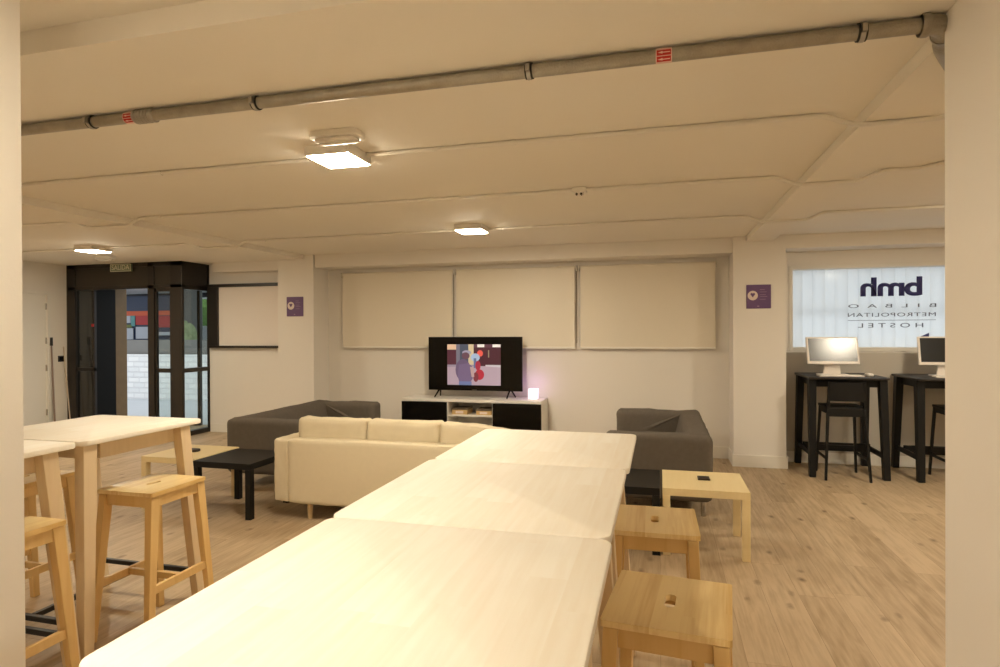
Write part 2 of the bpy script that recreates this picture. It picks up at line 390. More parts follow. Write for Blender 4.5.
# outer door line
eb('outer_post', M['brown'], [(-7.245, 8.22, 0, -7.19, 8.27, 2.3)])
g = eb('outer_leaf_frame', M['brown'], [(-7.9, 8.2, 0, -7.245, 8.24, .1), (-7.9, 8.2, 2.2, -7.245, 8.24, 2.3)])
eb('outer_header', M['brown_panel'], [(XL, 8.2, 2.3, -6.4, 8.3, ZC)])
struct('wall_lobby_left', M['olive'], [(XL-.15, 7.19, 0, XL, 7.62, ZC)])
struct('door_3', M['darkdoor'], [(XL-.1, 7.62, 0, XL+.015, 8.03, 2.25), (XL-.15, 7.62, 2.25, XL, 8.03, ZC)])
struct('wall_lobby_jamb', M['tan'], [(XL-.4, 8.03, 0, XL+.01, 8.25, ZC)])
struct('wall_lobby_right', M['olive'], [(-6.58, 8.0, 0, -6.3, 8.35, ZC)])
# small emergency button on the left leaf
eb('door_button', M['red'], [(-8.23, 7.195, 1.6, -8.2, 7.22, 1.64)], .004)
# exit sign
s = thing('exit_sign', 'small SALIDA exit sign mounted above the dark entrance doors', 'sign', (-7.64, 7.16, 2.46))
boxes('sign_plate', M['green_sign'], [(-.185, 0, -.055, .185, .035, .055)], s, .003)
boxes('sign_border', M['cream_ink'], [(-.185, -.003, -.055, .185, 0, -.048), (-.185, -.003, .048, .185, 0, .055), (-.185, -.003, -.055, -.178, 0, .055), (.178, -.003, -.055, .185, 0, .055)], s)
text_obj('sign_lettering', 'SALIDA', M['cream_ink'], (-7.80, 2.43), (-7.48, 2.50), 7.16, s)

# ------------------------------------------------------------------ outside
struct('ground', M['pave'], [(-30, 8.3, -.12, 12, 40, -.02)])
struct('wall_outside_stone', M['stone'], [(-22, 11.3, -.02, -4, 11.55, 1.0)])
struct('wall_outside_grey', M['grey_wall'], [(-22, 11.6, -.02, -4, 11.9, 1.33)])
k = thing('kiosk', 'blue and orange kiosk covered in posters seen through the open entrance', 'kiosk', (-15, 15, 0))
boxes('body', M['blue'], [(-1.6, 0, -.02, 1.2, .3, 2.62)], k, .01)
boxes('orange_band', M['orange'], [(-1.6, -.03, 2.02, 1.25, 0, 2.16)], k)
for x0, x1, z0, z1, mt in ((-.95,-.35,1.80,2.02,'notice'), (-.9,-.3,1.66,1.75,'olivep'), (-.33,-.18,1.7,2.02,'teal'), (-.15,.55,1.74,2.02,'redp'), (-.95,-.25,1.3,1.64,'notice'), (-.15,.55,1.32,1.68,'notice'), (.6,1.2,1.66,2.0,'redp')):
    boxes('poster', M[mt], [(x0-.25, -.045, z0, x1-.25, -.03, z1)], k)
boxes('base_band', M['bluelow'], [(-1.6, -.03, 1.1, .5, 0, 1.27)], k)
boxes('counter', M['notice'], [(.35, -.3, 1.42, 1.25, 0, 1.52)], k, .01)
struct('trim_7', M['soffit'], [(-22, 12.5, 2.74, -8, 19, 2.9)])
struct('trim_8', M['beamd'], [(-22, 15.8, 2.6, -8, 16, 2.74)])
struct('wall_outside_pillar', M['grey_wall'], [(-13.45, 14.6, -.02, -13.02, 15.0, 2.74)])
def blob(name, mat, c, s, seed, label, cat):
    bm = bmesh.new(); bmesh.ops.create_icosphere(bm, subdivisions=4, radius=1)
    for v in bm.verts:
        n_ = 1+.28*noise.noise(v.co*2.2+Vector((seed,0,0)))+.16*noise.noise(v.co*6+Vector((0,seed,0)))
        v.co = Vector((v.co.x*s[0]*n_, v.co.y*s[1]*n_, max(v.co.z*n_*s[2], -s[2]*.98)))
    o = bm_obj(name, bm, mat, None, True); o.location = c; return tag(o, label, cat)
blob('shrub', M['foliage2'], (-12.05, 13.2, .84), (.42,.30,.88), 3, 'pale green shrub by the grey pillar outside the entrance', 'shrub')
blob('tree', M['foliage'], (-18.9, 22, 3.2), (2.2,1.6,2.2), 9, 'bright green tree far outside beyond the glass side of the entrance', 'tree')
bm = bmesh.new(); tube(bm, [(0,0,-3.22),(0,0,-1.2)], [.22,.16], 12); bm_obj('trunk', bm, M['tan'], bpy.data.objects['tree'], True)
v = thing('van', 'white van parked outside, seen through the side glass of the entrance', 'van', (-15.2, 18.5, -.02))
bm = bmesh.new(); box(bm, -1.3, -.9, .3, 3.2, .9, 1.75, bevel=.18, seg=3); box(bm, .0, -.82, 1.6, 3.1, .82, 2.45, bevel=.2, seg=3); bm_obj('body', bm, M['car'], v, True)
for wx in (-.62, 2.4):
    bm = bmesh.new(); tube(bm, [(wx,-.95,.42), (wx,-.7,.42)], .42, 24); bm_obj('wheel', bm, M['tyre'], v, True)

# ------------------------------------------------------------------ lettered window (window_1)
w = tag(empty('window_1', (2.9, 7.5, 1.3)), kind='structure')
def wb(name, mat, bl, bevel=0): return boxes(name, mat, [(a-2.9, b_-7.5, c-1.3, d_-2.9, e_-7.5, f-1.3) for a, b_, c, d_, e_, f in bl], w, bevel)
wb('window_frame', M['white'], [(WX0, 7.49, WZ0-.04, WX1, 7.60, WZ0+.004), (WX0, 7.491, WZ1-.004, WX1, 7.60, WZ1+.04), (WX0-.04, 7.490, WZ0-.04, WX0, 7.60, WZ1+.04)], .003)
wb('window_pane', M['cglass'], [(WX0, 7.538, WZ0, WX1, 7.544, WZ1)])
wb('window_mullion', M['grey_wall'], [(WX0, 7.70, 1.725, WX1, 7.72, 1.745)])
PW = 2.9
def wt(*a, **kk): return text_obj(*a, **kk)
Y = 7.537
wt('window_lettering', 'bmh', M['navy'], (2.168,1.866), (2.772,2.078), Y, w, mirror=True, bold=.03, spacing=.92)
wt('window_lettering', 'B  I  L  B  A  O', M['letter'], (2.048,1.742), (2.903,1.782), Y, w, mirror=True, bold=.0, spacing=1.0)
wt('window_lettering', 'METROPOLITAN', M['letter'], (2.043,1.643), (2.899,1.684), Y, w, mirror=True, bold=0, spacing=1.15)
wt('window_lettering', 'HOSTEL', M['letter'], (2.143,1.522), (2.780,1.570), Y, w, mirror=True, bold=0, spacing=1.6)
boxes('window_rule', M['letter'], [(2.043-2.9, Y-.002-7.5, 1.600-1.3, 2.9-2.9, Y-7.5, 1.605-1.3)], w)
bm = bmesh.new()
vs = [bm.verts.new((a-2.9, Y-7.5, c-1.3)) for a, c in ((2.74,1.415), (2.835,1.462), (2.835,1.37))]; bm.faces.new(vs)
r_ = bmesh.ops.extrude_face_region(bm, geom=list(bm.faces))
for g_ in r_['geom']:
    if isinstance(g_, bmesh.types.BMVert): g_.co.y -= .002
bm_obj('window_arrow', bm, M['navy'], w)
vb = thing('vertical_blind', 'white translucent vertical blind behind the window lettering', 'blind', (2.9, 7.63, 1.3))
nsl = 24; pitch = (WX1-WX0)/nsl
for i in range(nsl):
    bm = bmesh.new(); xa = WX0-2.9+i*pitch-.01; xb = xa+pitch+.02; n_ = 8; rows = []
    for j in range(n_+1):
        t = j/n_; x = xa+(xb-xa)*t; y = -.012*math.sin(PI*t)+(.012 if i % 2 else -.006)
        rows.append((bm.verts.new((x, y, .0)), bm.verts.new((x, y, WZ1-WZ0))))
    for j in range(n_): bm.faces.new((rows[j][0], rows[j+1][0], rows[j+1][1], rows[j][1]))
    o = bm_obj('slat', bm, M['strip'], vb, True)
boxes('headrail', M['white'], [(WX0-2.9, -.09, WZ1-WZ0-.006, WX1-2.9, .05, WZ1-WZ0-.001)], vb)

# left small window (window_2): dark frame and pale blind
w2 = tag(empty('window_2', (-5.7, 7.72, 1.25)), kind='structure')
boxes('window_frame', M['brown'], [(-.87, -.05, 0.02, .75, .03, .055), (-.87, -.05, .93, .75, .03, .975), (-.87, -.05, .055, -.70, .03, .93)], w2, .003)
o = boxes('window_blind', M['blind2'], [(-.70, -.01, .055, .75, .0, .93)], w2)

# ------------------------------------------------------------------ roller blinds
for i, (a, b_, lb) in enumerate(((-4.205,-2.585,'cream roller blind left of the television, hanging from the recess'), (-2.565,-.985,'cream roller blind directly above the television'), (-.955,.655,'cream roller blind right of the television, over the grey sofa'))):
    r = thing('roller_blind', lb, 'blind', ((a+b_)/2, 7.45, 1.30), 0, 'cream roller blinds on the back wall')
    hw = (b_-a)/2
    bm = bmesh.new(); box(bm, -hw+.02, -.004, 0, hw-.02, 0, .99); bm_obj('blind_fabric', bm, M['blind'], r)
    bm = bmesh.new(); tube(bm, [(-hw+.01, .015, .985), (hw-.01, .015, .985)], .022, 14); bm_obj('roller', bm, M['blind'], r, True)
    boxes('bottom_bar', M['white'], [(-hw+.02, -.012, -.02, hw-.02, .008, .004)], r, .004)
    for s_ in (-1, 1): boxes('bracket', M['white'], [(s_*hw-.006, -.02, .94, s_*hw+.006, .05, 1.012)], r, .002)
    if i < 2:
        bm = bmesh.new(); tube(bm, [(hw+.004, -.01, .96), (hw+.004, -.012, .05)], .0035, 6); bm_obj('pull_chain', bm, M['tan'], r, True)

# ------------------------------------------------------------------ ceiling luminaires
def lamp(x, y, label, seen=True):
    t = thing('ceiling_lamp', label, 'lamp', (x, y, ZC), 0, 'square ceiling lamps')
    boxes('housing', M['plastic'], [(-.135, -.135, -.055, .135, .135, 0)], t, .004)
    boxes('diffuser', M['lamp'], [(-.125, -.125, -.060, .125, .125, -.054)], t, .002)
    return t
lamp(-1.75, 3.08, 'lit square ceiling lamp nearest the camera, left of centre')
lamp(-1.76, 5.62, 'lit square ceiling lamp above the television area')
lamp(-6.5, 5.72, 'lit square ceiling lamp in front of the exit sign')
lamp(-6.5, 3.0, 'square ceiling lamp out of view on the left')
lamp(3.0, 3.0, 'square ceiling lamp out of view on the right')
lamp(2.65, 5.3, 'square ceiling lamp near the computer desks, out of view')
lamp(-1.3, .35, 'square ceiling lamp above the near table, out of view')
lamp(-1.7, -2.2, 'square ceiling lamp behind the camera')
lamp(2.6, -.8, 'square ceiling lamp behind the camera on the right')
lamp(-5.8, -.5, 'square ceiling lamp behind the camera on the left')
def eml(x, y, label):
    t = thing('emergency_light', label, 'emergency light', (x, y, ZC), 0, 'unlit emergency lights')
    bm = bmesh.new(); slab(bm, round_rect(-.135, -.065, .135, .065, .03), -.03, 0); bm_obj('base', bm, M['plastic'], t, True)
    bm = bmesh.new(); slab(bm, round_rect(-.115, -.047, .115, .047, .03), -.05, -.03, bevel=.01); bm_obj('cover', bm, M['clear'], t, True)
    bm = bmesh.new(); tube(bm, [(-.1,0,-.052),(.1,0,-.052)], .008, 8); bm_obj('tube', bm, M['plastic'], t, True)
eml(-1.60, 2.80, 'oblong unlit emergency light beside the nearest square ceiling lamp')
eml(-7.2, 6.5, 'oblong unlit emergency light just in front of the entrance')
# junction box
t = thing('smoke_detector', 'small white detector box on the middle ceiling conduit', 'detector', (-.55, 4.36, ZC))
boxes('housing', M['plastic'], [(-.05, -.05, -.035, .05, .05, 0)], t, .006)
for s_ in (-1, 1):
    bm = bmesh.new(); tube(bm, [(s_*.016, -.05, -.05), (s_*.016, -.02, -.05)], .009, 8); bm_obj('sensor', bm, M['cup'], t, True)
boxes('sensor_mount', M['plastic'], [(-.03, -.045, -.058, .03, -.01, -.03)], t, .004)

# ------------------------------------------------------------------ conduits
def smooth_path(pts, n=6):
    out = []
    for i in range(len(pts)-1):
        out.append(pts[i])
    out.append(pts[-1]); return out
def conduit(y, label, left=True, right_up=True, zr=None):
    zc = ZC-.012; zb = ZD-.012
    P = []
    def bend(x0, z0, x1, z1):
        for i in range(9):
            t = i/8; s_ = t*t*(3-2*t); P.append((x0+(x1-x0)*t, y, z0+(z1-z0)*s_))
    if left:
        P.append((XL+.02, y, zc)); bend(-5.18, zc, -4.985, zb); bend(-4.585, zb, -4.41, zc)
    else: P.append((-4.48, y, zc))
    bend(.72, zc, .925, zb); bend(1.22, zb, 1.40, zc)
    if right_up: P.append((XR-.02, y, zc))
    else:
        P.append((1.58, y, zc)); P.append((1.70, y-.12, zc)); P.append((2.3, y-.95, zc))
    t = thing('conduit', label, 'conduit', (0, 0, 0), 0, 'white conduits under the ceiling')
    bm = bmesh.new(); tube(bm, P, .012, 10); bm_obj('conduit_tube', bm, M['plastic'], t, True)
    x = -4.2
    while x < .6:
        if True:
            bm = bmesh.new(); tube(bm, [(x-.01, y, zc), (x+.01, y, zc)], .0165, 10); bm_obj('saddle_clip', bm, M['plastic'], t, True)
        x += 1.15
conduit(3.16, 'thin white ceiling conduit nearest the steel pipe', left=False)
conduit(4.36, 'thin white ceiling conduit carrying the small detector', right_up=False)
conduit(5.78, 'thin white ceiling conduit farthest from the steel pipe')

# ------------------------------------------------------------------ steel pipe
p = thing('steel_pipe', 'galvanised steel fire pipe with clamps hung along the ceiling beam', 'pipe', (0, 2.095, 2.4235))
bm = bmesh.new(); tube(bm, [(-6, 0, 0), (.77, 0, 0)], .0235, 24); bm_obj('pipe_run', bm, M['pipe'], p, True)
bm = bmesh.new()
pts = []
for i in range(9):
    a = PI/2*i/8; pts.append((.80+.075*math.sin(a), .075*(1-math.cos(a)), -.0*i))
tube(bm, [(.765,0,0),(.785,0,0),(.803,.004,0),(.822,.014,0),(.836,.030,0),(.846,.048,-.001),(.854,.066,-.002)], [.031,.031,.031,.031,.032,.032,.034], 20); bm_obj('elbow', bm, M['pipe'], p, True)
bm = bmesh.new(); tube(bm, [(.765,0,0),(.772,0,0),(.785,0,0),(.79,0,0)], [.0335,.036,.036,.032], 20); bm_obj('elbow_collar', bm, M['pipe'], p, True)
bm = bmesh.new()
tube(bm, [(.852,.062,-.002), (.858,.076,-.002), (.862,.086,-.003), (.875,.115,-.004), (.882,.132,-.005), (.895,.16,-.006), (.93,.235,-.01), (1.15,.60,-.02)], [.036,.036,.029,.029,.033,.033,.026,.025], 18); bm_obj('branch', bm, M['pipe'], p, True)
for x in (-2.38, -1.555, -.44, .607):
    bm = bmesh.new(); tube(bm, [(x-.013,0,0), (x+.013,0,0)], .0275, 20)
    o = bm_obj('clamp_ring', bm, M['rubber'], p, True)
    bm = bmesh.new(); tube(bm, [(x-.007,0,0), (x+.007,0,0)], .0295, 20); box(bm, x-.007, -.04, -.012, x+.007, -.024, .012); box(bm, x-.007, -.006, .02, x+.007, .006, .035); bm_obj('clamp_band', bm, M['clamp'], p, False)
bm = bmesh.new(); tube(bm, [(-2.15,0,0),(-2.145,0,0),(-2.07,0,0),(-2.05,0,0),(-2.045,0,0)], [.026,.029,.028,.031,.026], 20)
for i in range(5): tube(bm, [(-2.14+.016*i,0,0),(-2.133+.016*i,0,0)], .0305, 20)
bm_obj('coupling', bm, M['clamp'], p, True)
for x0, x1 in ((-.008,.044), (-2.195,-2.145)):
    bm = bmesh.new(); n_ = 20
    tube(bm, [(x0,0,0),(x1,0,0)], .0243, 24, mi=1)
    for s_ in (-1, 1):
        a0 = math.radians(-140+ (0 if s_ < 0 else 42))
    for lo, hi in ((-203,-159), (-153,-109)):
        rows = []
        for j in range(7):
            a = math.radians(lo+(hi-lo)*j/6)
            rows.append([bm.verts.new((x, .0248*math.cos(a), .0248*math.sin(a))) for x in (x0+.003, x1-.003)])
        for j in range(6): bm.faces.new((rows[j][0], rows[j][1], rows[j+1][1], rows[j+1][0])).material_index = 0
        # pale arrow
        am = math.radians((lo+hi)/2)
        def ap(x, da): a = am+da; return bm.verts.new((x, .0253*math.cos(a), .0253*math.sin(a)))
        bm.faces.new([ap(x0+.022,-.06), ap(x1-.006,-.06), ap(x1-.006,.06), ap(x0+.022,.06)]).material_index = 1
        bm.faces.new([ap(x0+.006,0), ap(x0+.022,-.17), ap(x0+.022,.17)]).material_index = 1
    me_ = bm_obj('arrow_tag', bm, [M['red'], M['pinkw']], p, True)

# ------------------------------------------------------------------ bar tables
def make_table(mt, ml, foot, rails, cname, swap=False, lw=1.0):
    t = empty(cname, (0,0,0)); S = .368; T = 1.02
    bm = bmesh.new(); slab(bm, round_rect(-S, -S, S, S, .035), T-.024, T, bevel=.005); bm_obj('tabletop', bm, mt, t, True)
    for sx, sy in ((1,1),(1,-1),(-1,1),(-1,-1)):
        bm = bmesh.new()
        ia, ib = ((.045, .032), (.105, .032))
        if swap == False: ib = (.05, .028) if sy < 0 else (.118, .012)
        if swap == True: leg(bm, (sx*(S-ib[0]), sy*(S-ia[0])), (sx*(S-ib[1]), sy*(S-ia[1])), .07*lw, .055*lw, .05*lw, .046*lw, T-.024)
        else: leg(bm, (sx*(S-ia[0]), sy*(S-ib[0])), (sx*(S-ia[1]), sy*(S-ib[1])), .055*lw, .07*lw, .046*lw, .05*lw, T-.024)
        bm_obj('leg', bm, ml, t)
    bm = bmesh.new(); a = S-.075; b_ = S-.09
    for s_ in (-1, 1):
        box(bm, s_*a-.011, -b_+.05, T-.105, s_*a+.011, b_-.05, T-.024, .002)
        box(bm, -a, s_*(b_-.03)-.011, T-.105, a, s_*(b_-.03)+.011, T-.024, .002)
    bm_obj('apron', bm, ml, t)
    bm = bmesh.new()
    if foot == 'steel':
        for s_ in (-1, 1): box(bm, -S+.05, s_*(S-.04)-.012, .16, S-.05, s_*(S-.04)+.012, .185, .003)
        box(bm, -.012, -S+.05, .16, .012, S-.05, .185, .003)
    else:
        for s_ in (-1, 1): box(bm, s_*(S-.035)-.012, -S+.05, .20, s_*(S-.035)+.012, S-.05, .25, .003)
        box(bm, -S+.04, -.012+.12, .19, S-.04, .012+.12, .28, .003)
    bm_obj('footrest', bm, rails, t)
    return t
tb = make_table(M['birch'], M['birch_leg'], 'steel', M['steel_dark'], 'bar_table', True)
tb2 = make_table(M['birch'], M['birch_leg'], 'steel', M['steel_dark'], 'bar_table')
G1 = 'high birch bar tables'
spots = [(-.474,1.060,0,'square birch bar table at the near end of the long centre row'),
         (-.480,1.797,.0,'middle table of the three birch bar tables in the centre row'),
         (-.472,2.534,0,'birch bar table at the far end of the centre row, beside the cream sofa'),
         (-2.86,2.505,0,'far table of the left pair of birch bar tables'),
         (-2.865,1.752,0,'near table of the left pair of birch bar tables, cut by the wall edge')]
for i, (x, y, rz, lb) in enumerate(spots):
    o = tb if i == 0 else tb2 if i == 3 else copy_tree(tb2 if i > 3 else tb)
    o.location = (x, y, 0); o.rotation_euler.z = rz; tag(o, lb, 'table', G1)

# ------------------------------------------------------------------ bar stools
def make_stool():
    t = empty('bar_stool', (0,0,0)); A, B, H = .165, .178, .74
    bm = bmesh.new()
    hole = [(x, y) for x, y in round_rect(-.0155, -.043, .0155, .043, .015)]
    slab(bm, round_rect(-A, -B, A, B, .008, 3), H-.018, H, holes=(hole,)); bm_obj('seat', bm, M['stool_seat'], t)
    for sx, sy in ((1,1),(1,-1),(-1,1),(-1,-1)):
        bm = bmesh.new(); leg(bm, (sx*(A-.027), sy*(B-.03)), (sx*(A+.005), sy*(B+.03)), .040, .05, .030, .036, H-.021)
        bm_obj('leg', bm, M['stool_leg'], t)
    bm = bmesh.new(); z0 = H-.075
    for s_ in (-1, 1):
        box(bm, s_*(A-.022)-.009, -B+.05, z0, s_*(A-.022)+.009, B-.05, H-.021, .002)
        box(bm, -A+.045, s_*(B-.024)-.009, z0, A-.045, s_*(B-.024)+.009, H-.021, .002)
    bm_obj('apron', bm, M['stool_leg'], t)
    for s_ in (-1, 1):
        bm = bmesh.new(); box(bm, s_*(A-.005)-.009, -B-.0, .255, s_*(A-.005)+.009, B+.0, .295, .002); bm_obj('side_rail', bm, M['stool_leg'], t)
    bm = bmesh.new(); box(bm, -A+.01, -.01, .26, A-.01, .01, .292, .002); bm_obj('cross_rail', bm, M['stool_leg'], t)
    return t
st = make_stool(); G2 = 'golden birch bar stools'
sp = [(.027,1.775,-.105,'golden bar stool nearest the camera on the right of the centre table'),
      (-.020,2.531,.01,'golden bar stool on the right of the centre row, beside the pale low table'),
      (-2.500,2.530,.0,'golden bar stool at the right side of the far left bar table'),
      (-2.522,1.768,0,'golden bar stool at the near left bar table, cut by the wall edge'),
      (-3.29,2.46,0.03,'golden bar stool on the far side of the left bar tables')]
for i, (x, y, rz, lb) in enumerate(sp):
    o = st if i == 0 else copy_tree(st)
    o.location = (x, y, 0); o.rotation_euler.z = rz; tag(o, lb, 'stool', G2)

# ------------------------------------------------------------------ low tables
def make_low(mat):
    t = empty('coffee_table', (0,0,0)); S = .275
    bm = bmesh.new(); box(bm, -S, -S, .40, S, S, .45, .002); bm_obj('tabletop', bm, mat, t)
    for sx, sy in ((1,1),(1,-1),(-1,1),(-1,-1)):
        bm = bmesh.new(); box(bm, sx*S, sy*S, 0, sx*(S-.05), sy*(S-.05), .40, .002); bm_obj('leg', bm, mat, t)
    return t
l1 = make_low(M['lack']); l1.location = (.293, 4.462, 0); tag(l1, 'pale birch low square table beside the right grey sofa', 'table')
l2 = copy_tree(l1); l2.location = (-4.02, 4.49, 0); tag(l2, 'pale birch low square table behind the black one on the left', 'table')
l3 = make_low(M['black']); l3.location = (-3.44, 4.43, 0); tag(l3, 'black low square table at the left end of the cream sofa', 'table')
l4 = copy_tree(l3); l4.location = (-.275, 4.44, 0); tag(l4, 'black low square table half hidden behind the far end of the centre table', 'table')
boxes('card_holder', M['cup'], [(-.04, -.045, 0, .04, .045, .012)], None, .002)
o = bpy.data.objects['card_holder']; o.location = (.30, 4.50, .45); o.name = 'coaster'; tag(o, 'small dark coaster on the pale low table by the right sofa', 'coaster')
bm = bmesh.new(); slab(bm, round_rect(-.07, -.05, .07, .05, .045), 0, .02, bevel=.004); o = bm_obj('ashtray', bm, M['cup'], None, True)
o.location = (-4.02, 4.49, .45); tag(o, 'dark oval dish on the pale low table at the left', 'dish')

# ------------------------------------------------------------------ grey sofas (local: width x .86, depth y 1.68, back at +x)
def make_grey():
    t = empty('grey_sofa', (0,0,0)); W, D = .43, .85
    bm = bmesh.new(); soft(bm, -W, -D, .12, W, -D+.20, .655, r=.05, n=16, wr=.006, seed=1, freq=5); bm_obj('armrest', bm, M['grey'], t, True)
    bm = bmesh.new(); soft(bm, -W, D-.20, .12, W, D, .655, r=.05, n=16, wr=.012, seed=5, freq=6); bm_obj('armrest', bm, M['grey'], t, True)
    bm = bmesh.new(); soft(bm, W-.20, -D+.02, .12, W-.001, D-.02, .66, r=.055, n=20, wr=.010, seed=9, freq=5)
    for v in bm.verts:
        if v.co.z > .3 and v.co.x < W-.08: v.co.x -= (.66-v.co.z)*.25
    bm_obj('backrest', bm, M['grey'], t, True)
    bm = bmesh.new(); soft(bm, -W+.01, -D+.17, .14, W-.15, D-.17, .42, r=.05, n=14, crown=.015, wr=.006, seed=3); bm_obj('seat', bm, M['grey'], t, True)
    for sx in (-1, 1):
        for sy in (-1, 1):
            bm = bmesh.new(); tube(bm, [(sx*(W-.07), sy*(D-.07), 0), (sx*(W-.07), sy*(D-.07), .13)], [.02, .024], 14); bm_obj('leg', bm, M['chrome'], t, True)
    # loose cover fold in the far inner corner
    bm = bmesh.new()
    a0 = Vector((W-.21, D-.185, .64)); 
    rows = []
    for i in range(13):
        u = i/12; row = []
        for j in range(5):
            w_ = j/4-.5
            row.append(bm.verts.new((a0.x-.42*u, a0.y-.004-.028*math.cos(w_*PI)*(.25+u*(1-u)*3), a0.z-.02-.20*u+w_*(.02+.10*u))))
        rows.append(row)
    for i in range(12):
        for j in range(4): bm.faces.new((rows[i][j], rows[i+1][j], rows[i+1][j+1], rows[i][j+1]))
    bm_obj('cover_fold', bm, M['grey'], t, True)
    return t
s1 = make_grey(); s1.location = (-.018, 5.92, 0); tag(s1, 'grey fabric sofa on the right, its back toward the wall column', 'sofa', 'grey two-seat sofas')
s2 = copy_tree(s1); s2.rotation_euler.z = 0; s2.scale = (-1, 1, 1); s2.location = (-3.70, 5.90, 0); tag(s2, 'grey fabric sofa on the left between the entrance and the cream sofa', 'sofa', 'grey two-seat sofas')

# ------------------------------------------------------------------ cream sofa, back toward the camera
t = thing('cream_sofa', 'long cream fabric sofa with loose back cushions seen from behind', 'sofa', (-1.95, 4.72, 0))
HW = 1.07
bm = bmesh.new(); soft(bm, -HW+.13, -.475, .135, HW-.13, -.33, .645, r=.02, n=22, crown=.006, wr=.003, seed=2); bm_obj('back_panel', bm, M['cream'], t, True)
for s_ in (-1, 1):
    bm = bmesh.new(); x0, x1 = (-HW, -HW+.14) if s_ < 0 else (HW-.14, HW)
    soft(bm, x0, -.47, .14, x1, .43, .645, r=.022, n=26, wr=.005, seed=4+s_, freq=16); bm_obj('armrest', bm, M['cream'], t, True)
bm = bmesh.new(); soft(bm, -HW+.13, -.34, .15, HW-.13, .42, .30, r=.02, n=12); bm_obj('seat_base', bm, M['cream'], t, True)
for i in range(2):
    xa = -HW+.145+i*.925; bm = bmesh.new(); soft(bm, xa, -.2, .29, xa+.915, .44, .44, r=.045, n=14, crown=.012, wr=.004, seed=i); bm_obj('seat_cushion', bm, M['cream'], t, True)
for xa, xb, dz, rot, sd in ((-.935,-.325,.0,0,1), (-.315,.30,.0,.0,2), (.305,.92,-.01,.02,3)):
    bm = bmesh.new(); soft(bm, xa, -.335, .42, xb, -.17, .795, r=.036, n=22, crown=.008, wr=.007, seed=sd*3.7, freq=9)
    cx = (xa+xb)/2
    for v in bm.verts:
        u = (v.co.x-cx)/(xb-xa)*2
        if v.co.z > .7: v.co.z += .010*max(0, abs(u)-.8)/.2-.006*(1-u*u)
        v.co.z += rot*(-u)*.6*max(0, v.co.z-.42)+dz
        if sd == 3 and v.co.z > .6: v.co.z -= .035*max(0, (u+.1))**1.0*max(0, (v.co.z-.6)/.16) if u > -.1 else 0
    bm_obj('back_cushion', bm, M['cream'], t, True)
for sx in (-1, 1):
    for y_ in (-.40, .36):
        bm = bmesh.new(); tube(bm, [(sx*(HW-.29), y_, 0), (sx*(HW-.29), y_, .15)], [.019, .022], 12); bm_obj('leg', bm, M['woodleg'], t, True)
# vertical seam at the arm
for s_ in (-1, 1):
    bm = bmesh.new(); tube(bm, [(s_*(HW-.137), -.474, .15), (s_*(HW-.137), -.475, .62)], .0028, 6); bm_obj('seam', bm, M['cream'], t, True)

# ------------------------------------------------------------------ television cabinet
CX, CY = -2.25, 7.06
t = thing('television_cabinet', 'long white cabinet with black glossy doors under the television', 'cabinet', (CX, CY, 0))
bm = bmesh.new()
z0, z1 = .12, .665; hw = .895
box(bm, -hw, 0, z1-.035, hw, .42, z1, .002); box(bm, -hw, 0, z0, hw, .42, z0+.02, .002)
for x in (-hw, -.30, .285, hw-.018): box(bm, x, .001, z0, x+.018, .419, z1-.03, .001)
box(bm, -hw, .41, z0, hw, .42, z1-.02)
bm_obj('body', bm, M['cab'], t)
boxes('shelf', M['cab'], [(-.285, .01, .455, .287, .40, .475), (-.285, .01, .29, .287, .40, .31)], t, .001)
for a, b_ in ((-hw+.002,-.292), (.295, hw-.002)): 
    for z_a, z_b in ((z0+.005, z1-.038),): boxes('door', M['gloss'], [(a, -.018, z_a, b_, -.001, z_b)], t, .002)
for x in (-.8, .8):
    for y_ in (.05, .37): boxes('foot', M['cab'], [(x-.02, y_-.02, 0, x+.02, y_+.02, z0)], t, .003)
# boxes on the shelf
for x, y_, w_, h_, mt, lb in ((-.145,.13,.20,.055,'paper','stack of kraft board games in the left half of the open shelf'), (.165,.13,.19,.05,'paper','kraft box in the right half of the open shelf')):
    b0 = thing('storage_box', lb, 'box', (CX+x, CY+y_, .475))
    boxes('box_body', M[mt], [(-w_/2, -.09, 0, w_/2, .14, h_)], b0, .003)
    boxes('box_lid', M['book'], [(-w_/2-.002, -.092, h_, w_/2+.002, .142, h_+.022)], b0, .002)
    boxes('box_label', M['signink'], [(-w_/4, -.0925, .012, w_/4, -.09, h_-.012)], b0)

# television
TX0, TX1, TZ0, TZ1 = -2.862, -1.633, .755, 1.432; TY = 7.25
tv = thing('television', 'flat black television showing a video, standing on the white cabinet', 'television', ((TX0+TX1)/2, TY, .665))
TXC = (TX0+TX1)/2
boxes('casing', M['gloss'], [(TX0-TXC, .008, TZ0-.665, TX1-TXC, .05, TZ1-.665)], tv, .004)
boxes('screen', plain('tv_glass', (.004,.003,.002), .2, spec=.25), [(TX0-TXC+.006, .004, TZ0-.665+.018, TX1-TXC-.006, .008, TZ1-.665-.006)], tv)
for s_ in (-1, 1):
    bm = bmesh.new(); tube(bm, [(s_*.46, .02, .12), (s_*.47-.03, -.08, .009)], [.012,.009], 8); tube(bm, [(s_*.46, .03, .12), (s_*.50, .13, .009)], [.012,.009], 8); bm_obj('stand_foot', bm, M['gloss'], tv, True)
